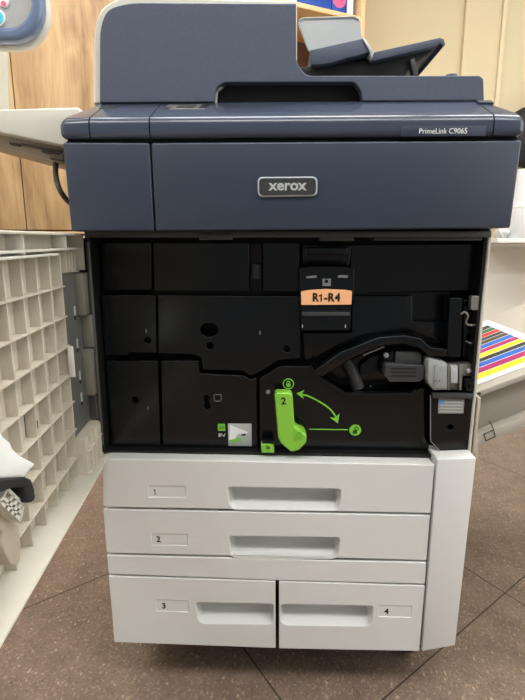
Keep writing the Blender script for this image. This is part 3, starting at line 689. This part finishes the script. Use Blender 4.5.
blue = rounded([(-0.2691, 1.0028), (-0.2619, 1.1018), (-0.2504, 1.1264), (-0.2178, 1.1343), (0.021, 1.1298), (0.0225, 1.0537), (0.0369, 1.0362), (0.2859, 1.0341), (0.292, 1.0298), (0.2954, 1.0009), (0.1199, 1.0017), (0.1172, 1.0153), (0.1072, 1.0271), (-0.0837, 1.0286), (-0.0958, 1.0206), (-0.0976, 1.0021)],
      [.0005, .02, .02, .02, .001, .008, .008, .003, .003, .0005, .0005, .006, .004, .006, .006, .0005], 5)
ft = plate('feeder_front', blue, [], YD-.006, YD+.012, M['navy_tex'], PR, .0015)
bm = B(); prism(bm, [(0.034, 1.0336), (0.2904, 1.0318), (0.2946, 1.0016), (0.1229, 1.0017), (0.1188, 1.0281), (0.0341, 1.0289)], YD+.0125, .5); finish(bm, 'platen_cover', M['navy_tex'], PR, .002)
bm = B(); prism(bm, [(-0.1214, 1.038), (0.1475, 1.0354), (0.1492, 1.0024), (-0.1223, 1.0039)], .045, .4); finish(bm, 'grip_recess', M['hole'], PR)
bm = B(); cyl(bm, (0.2623, .08), .009, 1.04, 1.0513, 20, 'Z'); finish(bm, 'cover_bump', M['navy_tex'], PR, .001)
# document tray
it = B(); prism(it, [(0.0457, 1.0953), (0.1265, 1.1106), (0.1346, 1.1028), (0.141, 1.0914), (0.1041, 1.0832), (0.0792, 1.0763), (0.0619, 1.0743), (0.0477, 1.0745)], .10, .36); itr = finish(it, 'document_tray', M['navy_tex'], PR, .0015)
bm = B(); prism(bm, [(0.1263, 1.1108), (0.1302, 1.1099), (0.1423, 1.0945), (0.1459, 1.0903), (0.142, 1.0796), (0.1396, 1.0911)], .097, .36); finish(bm, 'tray_edge', M['silver'], itr, .0006)
bm = B(); prism(bm, [(0.1419, 1.0902), (0.2472, 1.1106), (0.2535, 1.1085), (0.2564, 1.1007), (0.2528, 1.0975), (0.2485, 1.1027), (0.2388, 1.0981), (0.1435, 1.0781)], .10, .38); finish(bm, 'tray_extension', M['navy_tex'], itr, .001)
bm = B(); prism(bm, [(0.0275, 1.0756), (0.0785, 1.0787), (0.1433, 1.086), (0.1467, 1.0809), (0.2416, 1.1008), (0.239, 1.0936), (0.2102, 1.0766), (0.1971, 1.0578), (0.0277, 1.0587)], .115, .34); finish(bm, 'tray_underside', M['black_in'], itr, .002)
bm = B(); prism(bm, [(0.2046, 1.0837), (0.2115, 1.0858), (0.2194, 1.0605), (0.2126, 1.0562)], .108, .125); finish(bm, 'tray_strut', M['charcoal'], itr, .001)
gd = rounded([(0.0483, 1.1269), (0.0298, 1.1689), (0.0297, 1.1751), (0.036, 1.179), (0.1274, 1.1806), (0.1362, 1.1754), (0.1409, 1.1449), (0.1207, 1.1277)], [.001, .004, .004, .004, .01, .006, .001, .001], 4)
plate('document_guide', gd, [], .20, .204, M['smoke'], itr, .0008)
bm = B(); tube(bm, [Vector((x, .199, z)) for x, z in [(0.0473, 1.1298), (0.0309, 1.1693), (0.0317, 1.1747), (0.0377, 1.1776), (0.1264, 1.179), (0.1344, 1.1742)]], .0016, 8); finish(bm, 'guide_rim', M['greybox'], itr)

# ------------------------------------------------------------------ side table, touch panel, cable on the left
tb_ = B(); prism(tb_, [(-0.5499, 0.9889), (-0.4083, 0.9889), (-0.2931, 0.991), (-0.2853, 0.9788), (-0.3063, 0.9379), (-0.3211, 0.9387), (-0.4119, 0.9565), (-0.5512, 0.9808)], -.0, .40); st = finish(tb_, 'side_table', M['beige'], PR, .003, 3)
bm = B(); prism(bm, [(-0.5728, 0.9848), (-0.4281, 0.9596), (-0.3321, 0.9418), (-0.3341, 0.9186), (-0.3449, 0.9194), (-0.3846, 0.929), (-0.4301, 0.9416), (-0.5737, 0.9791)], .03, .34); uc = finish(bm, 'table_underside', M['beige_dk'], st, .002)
bm = B()
for q in [[(-0.4116, 0.9484), (-0.3964, 0.9461), (-0.3969, 0.9419), (-0.4119, 0.9448)], [(-0.3635, 0.9374), (-0.3363, 0.933), (-0.3365, 0.9301), (-0.3548, 0.9317), (-0.3638, 0.9338)], [(-0.3523, 0.9259), (-0.331, 0.9222), (-0.3312, 0.9201), (-0.3495, 0.9223)], [(-0.3943, 0.9468), (-0.3333, 0.9357), (-0.3335, 0.9328), (-0.3946, 0.9432)]]: prism(bm, q, .024, .06)
finish(bm, 'bracket_detail', M['cable'], st, .0004)
cb = B(); tube(cb, smooth_path([(-0.3433, 0.05, 0.9289), (-0.3473, 0.04, 0.9245), (-0.3485, 0.035, 0.912), (-0.3485, 0.035, 0.8943), (-0.343, 0.035, 0.8763), (-0.3417, 0.06, 0.863), (-0.3475, 0.12, 0.8572)]), .0042, 12); finish(cb, 'signal_cable', M['cable'], PR, smooth=60)
bm = B(); prism(bm, [(-0.4912, 1.099), (-0.4368, 1.0984), (-0.4445, 1.0036), (-0.5036, 1.004)], .06, .10); nk = finish(bm, 'panel_arm', M['beige'], PR, .004, 3)
# touch panel: rounded housing tilted back a little
TX = Matrix.Translation((-.3325, -.002, 1.078)) @ Matrix.Rotation(math.radians(-4), 4, 'X')
W_ = .30; H_ = .21
pb = plate('touch_panel', rrect(-W_+.002, .0015, -.006, H_, .048, 12), [], .012, .026, M['beige'], PR, .006, xf=TX)
fr_o = rrect(-W_, 0, -.002, H_-.004, .046, 12); fr_i = rrect(-W_+.018, -.0155, .0165, H_-.022, .034, 12)
plate('panel_rim', fr_o, [fr_i], -.006, .014, M['rim'], pb, .0065, xf=TX)
plate('touch_screen', rrect(-W_+.012, -.010, .010, H_-.016, .034, 12), [], .004, .010, M['screen'], pb, .0005, xf=TX)
bm = B(); cyl(bm, (-.0565, .052), .0075, .001, .0045, 24); finish(bm, 'screen_button', M['whitepl'], pb, .0004, xf=TX)
bm = B(); cyl(bm, (-.0565, .0485), .0035, .0003, .0012, 24, sx=1.1); finish(bm, 'screen_button', M['pink'], pb, xf=TX)
bm = B(); cyl(bm, (-.0675, .031), .0115, .001, .0045, 28); finish(bm, 'screen_button', M['whitepl'], pb, .0004, xf=TX)
M['cyan'] = mk('cyan_icon', (70, 200, 220), .4)
bm = B(); cyl(bm, (-.0675, .031), .0095, .0003, .0012, 28); finish(bm, 'screen_button', M['cyan'], pb, xf=TX)

# ------------------------------------------------------------------ paper drawers
def drawer(name, poly, slot, num, numpos, numbox, y=-.025, label=None):
    P_ = rounded(poly, .0012, 2)
    s = rounded(slot, [.007, .007, .014, .014], 6)
    nb = numbox
    d = plate(name, P_, [s, rounded(nb, .0008, 2)], y, y+.014, M['white'], PR, .0012, label=label)
    # moulded grip pocket: front outline lofted back to a smaller one
    cx = sum(p[0] for p in s)/len(s); zt = max(p[1] for p in s); zb = min(p[1] for p in s)
    bm = B(); loops = []
    for yy, k, dz in ((y+.0015, 1.0, 0), (y+.008, .99, .003), (y+.017, .98, .006), (y+.028, .96, .011), (y+.033, .94, .016)):
        loops.append([bm.verts.new((cx+(p[0]-cx)*k, yy, max(p[1], zb+dz) if dz else p[1])) for p in s])
    n = len(s)
    for a, b in zip(loops, loops[1:]):
        for i in range(n): bm.faces.new((a[i], a[(i+1) % n], b[(i+1) % n], b[i]))
    bm.faces.new(loops[-1])
    for f in bm.faces: f.smooth = True
    me = bpy.data.meshes.new('grip_pocket'); bmesh.ops.recalc_face_normals(bm, faces=bm.faces); bm.to_mesh(me); bm.free()
    me.set_sharp_from_angle(angle=math.radians(50)); link('grip_pocket', me, M['white'], d)
    bm = B(); x0 = min(p[0] for p in nb)-.001; x1 = max(p[0] for p in nb)+.001; z0 = min(p[1] for p in nb)-.001; z1 = max(p[1] for p in nb)+.001
    box(bm, x0, x1, y+.0010, y+.004, z0, z1); finish(bm, 'number_window', M['white'], d)
    if num == '1': one_glyph('drawer_number', numpos[0], numpos[1], .0102, .0015, y+.0008, M['ink'], d)
    else: text('drawer_number', num, .0150, numpos[0], y+.0008, numpos[1], M['ink'], d, .0001, bold=.00035)
    bm = B(); xs = [p[0] for p in poly]; zs = [p[1] for p in poly]
    box(bm, min(xs)+.008, max(xs)-.008, y+.053, .5, min(zs)+.004, max(zs)-.006); finish(bm, 'drawer_body', M['beige'], d)
    return d
Yd = -.025
drawer('paper_drawer', [(-0.2852, 0.4551), (0.2493, 0.4529), (0.2485, 0.3683), (-0.2902, 0.3694)], [(-0.0822, 0.4091), (0.103, 0.4088), (0.1002, 0.3705), (-0.0786, 0.3689)], '1', (-0.2021, 0.3976), [(-0.2129, 0.4087), (-0.1511, 0.4088), (-0.1517, 0.3892), (-0.2131, 0.3889)])
drawer('paper_drawer', [(-0.2901, 0.3652), (0.2483, 0.364), (0.2481, 0.2818), (-0.2898, 0.2837)], [(-0.0818, 0.3202), (0.1042, 0.3214), (0.1013, 0.2822), (-0.0782, 0.279)], '2', (-0.2002, 0.3105), [(-0.2113, 0.3212), (-0.1514, 0.3215), (-0.1521, 0.3009), (-0.2114, 0.3006)])
bmw = plate('trim_strip', rounded([(-0.2898, 0.2793), (0.2483, 0.2775), (0.2485, 0.2373), (0.0064, 0.238), (-0.2892, 0.2433)], .001, 2), [], Yd, Yd+.014, M['white'], PR, .0012)
drawer('paper_drawer', [(-0.2893, 0.239), (-0.0033, 0.2362), (-0.002, 0.1025), (-0.2879, 0.1062)], [(-0.1408, 0.1911), (-0.0061, 0.1918), (-0.0059, 0.1509), (-0.1376, 0.1491)], '3', (-0.1962, 0.1819), [(-0.2094, 0.1943), (-0.1538, 0.1938), (-0.1536, 0.1718), (-0.2095, 0.1723)])
drawer('paper_drawer', [(0.003, 0.2365), (0.2488, 0.2335), (0.2478, 0.104), (0.0039, 0.102)], [(0.0059, 0.1917), (0.1654, 0.1924), (0.1621, 0.1517), (0.0062, 0.1502)], '4', (0.1873, 0.1814), [(0.1738, 0.1937), (0.2288, 0.1932), (0.2293, 0.1715), (0.1749, 0.172)])
bx('drawer_frame', -.28, .25, .0125, .0275, .112, .452, M['hole'], PR, 0)
tl, tr = [(-0.2844, 0.4546), (0.2489, 0.4526)]
bm = B(); prism(bm, [(tl[0]+.001, tl[1]-.004), (tr[0]-.001, tr[1]-.004), (tr[0]-.001, tr[1]-.0004), (tl[0]+.001, tl[1]-.0004)], -.0225, .0034)
finish(bm, 'drawer_top_ledge', M['white'], PR, .0005)
# right-hand lower door
bm = B(); prism(bm, [(0.2519, 0.4638), (0.312, 0.4675), (0.3071, 0.1204), (0.2519, 0.1066)], -.028, .03); finish(bm, 'lower_side_door', M['white'], PR, .0018, 3)
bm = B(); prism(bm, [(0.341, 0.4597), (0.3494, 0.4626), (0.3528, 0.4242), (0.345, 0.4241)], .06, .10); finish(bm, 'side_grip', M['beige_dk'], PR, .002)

# ------------------------------------------------------------------ open front door (hinged on the left, swung towards the viewer)
ang = math.radians(5.1)
# local door frame: u outward from hinge, v towards the printer's middle, z up
hx, hy = -.2968, .004
U = Vector((math.sin(ang), -math.cos(ang), 0)); V = Vector((math.cos(ang), math.sin(ang), 0))
DX = Matrix(((U.x, V.x, 0, hx), (U.y, V.y, 0, hy), (0, 0, 1, 0), (0, 0, 0, 1)))
ZB, ZT, DL = .449, .8125, .60
bm = B(); box(bm, -.045, DL, -.040, -.026, ZB, ZT)
dr = finish(bm, 'front_door', M['lattice'], PR, .002, xf=DX, label='beige inside of the opened front door, moulded as a lattice of ribs')
# rim flanges
bm = B(); box(bm, .004, DL, -.026, .0155, ZB, ZB+.004); box(bm, .0, DL, -.026, -.002, ZT-.0035, ZT); box(bm, DL-.004, DL, -.026, .012, ZB, ZT)
box(bm, .0, .004, -.026, -.004, ZT-.055, ZT); box(bm, -.035, .002, -.026, -.0145, ZB+.004, ZT-.004)
finish(bm, 'door_rim', M['door_rim'], dr, .001, xf=DX)
# top ledge with lower lip
bm = B(); box(bm, .004, DL, -.026, -.006, .789, .792); box(bm, .12, DL, -.026, -.003, .783, .786)
for u in (.075, .22, .36, .5): box(bm, u, u+.003, -.026, -.006, .787, ZT-.003)
finish(bm, 'door_ledge', M['beige'], dr, .0008, xf=DX)
# lattice ribs
bm = B()
zs = [.7390-.0424*k for k in range(7)]
for z in zs: box(bm, .078, DL-.004, -.026, -.0115, z-.0011, z+.0011)
u = .086; us_ = []
while u < DL-.01: us_.append(u); u += .0445
for u in us_: box(bm, u-.0011, u+.0011, -.026, -.0128, ZB+.003, .786)
for u in (.022, .036, .05, .064): box(bm, u-.001, u+.001, -.026, -.012, .757, .786)
box(bm, -.012, .084, -.026, .001, ZB+.004, .512)
for u in (-.008, .018, .045, .07): box(bm, u-.0012, u+.0012, .0, .006, ZB+.004, .514)
for z in (.455, .49): box(bm, -.010, .084, .0, .005, z-.001, z+.001)
finish(bm, 'door_ribs', M['lattice'], dr, .0004, 1, xf=DX)
bm = B(); cyl(bm, (.152, .757), .008, -.0262, -.0255, 20, 'Y')
me_x = DX
for v in bm.verts: v.co = Vector((v.co.x, v.co.y, v.co.z))
finish(bm, 'date_mark', M['beige_dk'], dr, xf=DX)
# small clip and dark window in the ribs
bm = B(); box(bm, .088, .092, -.012, -.004, .61, .655); finish(bm, 'rib_clip', M['beige'], dr, .001, xf=DX)
bm = B(); box(bm, .193, .222, -.027, -.0255, .572, .60); box(bm, .193, .206, -.026, -.022, .572, .582); wn = finish(bm, 'latch_window', M['hole'], dr, xf=DX)
# metal hinge plates
bm = B(); box(bm, .0, .082, -.022, -.014, .514, .754); box(bm, .0, .004, -.022, -.002, .514, .754)
hg = finish(bm, 'hinge_plate', M['hinge_dk'], dr, .0008, xf=DX)
bm = B()
box(bm, -.012, .026, -.014, -.001, .690, .753); box(bm, -.014, .008, -.014, .003, .636, .688); box(bm, -.016, .02, -.014, .001, .56, .634); box(bm, -.018, .004, -.014, .006, .516, .558)
box(bm, -.014, -.008, -.001, .006, .69, .75); box(bm, -.018, -.010, -.001, .005, .56, .63)
finish(bm, 'hinge_bracket', M['hinge'], dr, .001, xf=DX)
bm = B(); cyl(bm, (.004, .003), .0035, .47, .80, 14, 'Z'); finish(bm, 'hinge_pin', M['dkedge'], dr, xf=DX)
for z in (.70, .65, .60, .565):
    bm = B(); box(bm, .038, .042, -.0145, -.0125, z-.008, z+.006); finish(bm, 'hinge_tooth', M['silver'], dr, xf=DX)
    bm = B(); box(bm, .0375, .0425, -.0146, -.0128, z-.014, z-.008); finish(bm, 'hinge_slot', M['hole'], dr, xf=DX)

# chute, arm and bracket clipped to the inside of the door, low at the left edge of the picture
bm = B(); prism(bm, [(-0.3944, 0.6539), (-0.3599, 0.6361), (-0.3548, 0.6282), (-0.3491, 0.622), (-0.3445, 0.6182), (-0.3423, 0.6112), (-0.3316, 0.5993), (-0.3012, 0.5758), (-0.3164, 0.5753), (-0.327, 0.5734), (-0.3688, 0.5928), (-0.4037, 0.6085)], -.30, -.25, 'X')
finish(bm, 'white_chute', M['whitepl'], dr, .003, 3, label='white curved plastic chute')
bm = B(); prism(bm, [(-0.4112, 0.6124), (-0.3771, 0.5965), (-0.336, 0.5785), (-0.3272, 0.572), (-0.3234, 0.5603), (-0.3226, 0.5489), (-0.3301, 0.5477), (-0.3391, 0.5532), (-0.3407, 0.5599), (-0.3397, 0.5699), (-0.3601, 0.5795), (-0.3793, 0.5857), (-0.4144, 0.5973)], -.285, -.243, 'X')
finish(bm, 'hook_arm', M['rubber'], dr, .003, 3, label='black rubber-ended arm')
def lat(bm, pts, w=.0016):
    for a, b in pts:
        a = Vector(a); b = Vector(b); d = (b-a).normalized(); n = Vector((0, -d.z, d.y))*w
        vs = []
        for x in (-.282, -.250):
            vs += [bm.verts.new(q+Vector((x-q.x, 0, 0))) for q in (a-n, a+n, b+n, b-n)]
        for f in ((0, 1, 2, 3), (7, 6, 5, 4), (0, 4, 5, 1), (1, 5, 6, 2), (2, 6, 7, 3), (3, 7, 4, 0)): bm.faces.new([vs[i] for i in f])
bm = B()
lat(bm, [((-0.25, -0.3582, 0.5774), (-0.25, -0.3343, 0.5477)), ((-0.25, -0.3343, 0.5477), (-0.25, -0.3425, 0.5363)), ((-0.25, -0.3425, 0.5363), (-0.25, -0.3714, 0.5716)), ((-0.25, -0.3649, 0.5619), (-0.25, -0.3496, 0.5667)), ((-0.25, -0.3593, 0.5546), (-0.25, -0.3438, 0.5583)), ((-0.25, -0.3536, 0.5471), (-0.25, -0.3376, 0.5506)), ((-0.25, -0.3714, 0.5716), (-0.25, -0.3582, 0.5774)), ((-0.25, -0.3661, 0.5726), (-0.25, -0.3394, 0.542))])
finish(bm, 'small_lattice', M['beige'], dr)
bm = B(); prism(bm, [(-0.3819, 0.581), (-0.3492, 0.5559), (-0.3434, 0.5398), (-0.3239, 0.5216), (-0.3297, 0.4832), (-0.3362, 0.4809), (-0.3477, 0.4913), (-0.3553, 0.5086), (-0.3585, 0.5193), (-0.3528, 0.5295), (-0.3858, 0.562)], -.30, -.262, 'X')
finish(bm, 'chute_bracket', M['beige_dk'], dr, .002)

# ------------------------------------------------------------------ catch tray on the right side of the printer
def zt(x): return .595+.42*(x-.51)
bm = B(); xa, xb = .3175, .86
prism(bm, [(xa, zt(xa)-.011), (xb, zt(xb)-.011), (xb, zt(xb)), (xa, zt(xa))], .115, .53); ct = finish(bm, 'catch_tray', M['traymat'], PR, .002)
bm = B(); prism(bm, [(xa, zt(xa)-.10), (xb, zt(xb)-.10), (xb, zt(xb)-.011), (xa, zt(xa)-.011)], .135, .52); finish(bm, 'tray_body', M['traydk'], ct, .001)
bm = B(); prism(bm, [(xa, zt(xa)-.108), (xb, zt(xb)-.096), (xb, zt(xb)-.060), (xa+.03, zt(xa)-.075), (xa, zt(xa)-.082)], .112, .136); finish(bm, 'tray_beam', M['traymat'], ct, .002)
bm = B(); tube(bm, [(0.3796, 0.111, 0.4529), (0.397, 0.111, 0.4609), (0.4001, 0.111, 0.4482), (0.3845, 0.111, 0.4392), (0.3796, 0.111, 0.4529)], .0011, 6)
tube(bm, [(0.3872, 0.111, 0.4783), (0.397, 0.111, 0.4609)], .0009, 6)
finish(bm, 'tray_clip', M['charcoal'], ct)
bm = B(); cyl(bm, (0.3659, 0.5294), .003, .115, .119, 12); finish(bm, 'tray_screw', M['hole'], ct)

# printed test sheet lying on the tray (follows the slope of the tray)
sh = thing('printed_sheet', 'white paper sheet printed with coloured stripes lying on the side catch tray', 'sheet of paper', (.44, .34, zt(.44)+.001))
def slab(name, x0, x1, y0, y1, lift, th, mat, n=1):
    bm = B(); prism(bm, [(x0, zt(x0)+lift), (x1, zt(x1)+lift), (x1, zt(x1)+lift+th), (x0, zt(x0)+lift+th)], y0, y1)
    return finish(bm, name, mat, sh)
slab('sheet', .3185, .5295, .143, .505, .0008, .0005, M['paper'])
seq = ['black', 'green', 'red', 'black', 'olive', 'blue', 'magenta', 'yellow', 'black', 'blue', 'magenta', 'yellow']
edges = [.465, .437, .412, .387, .366, .342, .316, .292, .267, .244, .218, .190, .162]
for c, y1, y0 in zip(seq, edges, edges[1:]):
    slab('stripe', .319, .513, y0+.003, y1, .0013, .0002, M['stripe'][c])

# ------------------------------------------------------------------ light
def area(name, loc, rot, sx, sy, power, col=(1, 1, 1)):
    l = bpy.data.lights.new(name, 'AREA'); l.shape = 'RECTANGLE'; l.size = sx; l.size_y = sy; l.energy = power; l.color = col
    o = bpy.data.objects.new(name, l); COL.objects.link(o); o.location = loc; o.rotation_euler = rot; return o
# unseen side light added by the right wall to brighten the open door
area('side_fill', (RX1-.05, -.9, 1.5), (0, PI/2, 0), 1.5, 2.2, 26, (.93, .97, 1))
w = bpy.data.worlds.new('room_fill'); S.world = w; w.use_nodes = True
bg = w.node_tree.nodes['Background']; bg.inputs[0].default_value = (.95, .97, 1, 1); bg.inputs[1].default_value = .25

# ------------------------------------------------------------------ camera
cd = bpy.data.cameras.new('camera'); cam = bpy.data.objects.new('camera', cd); COL.objects.link(cam)
cam.location = (0, -.78, .803); cam.rotation_euler = (math.radians(90-12.3), 0, math.radians(1.9))
cd.sensor_fit = 'VERTICAL'; cd.sensor_height = 36; cd.sensor_width = 27; cd.lens = 505/700*36; cd.clip_start = .02
S.camera = cam
vs = S.view_settings; vs.view_transform = 'Standard'; vs.look = 'None'; vs.gamma = 1; vs.exposure = 0; vs.use_curve_mapping = False
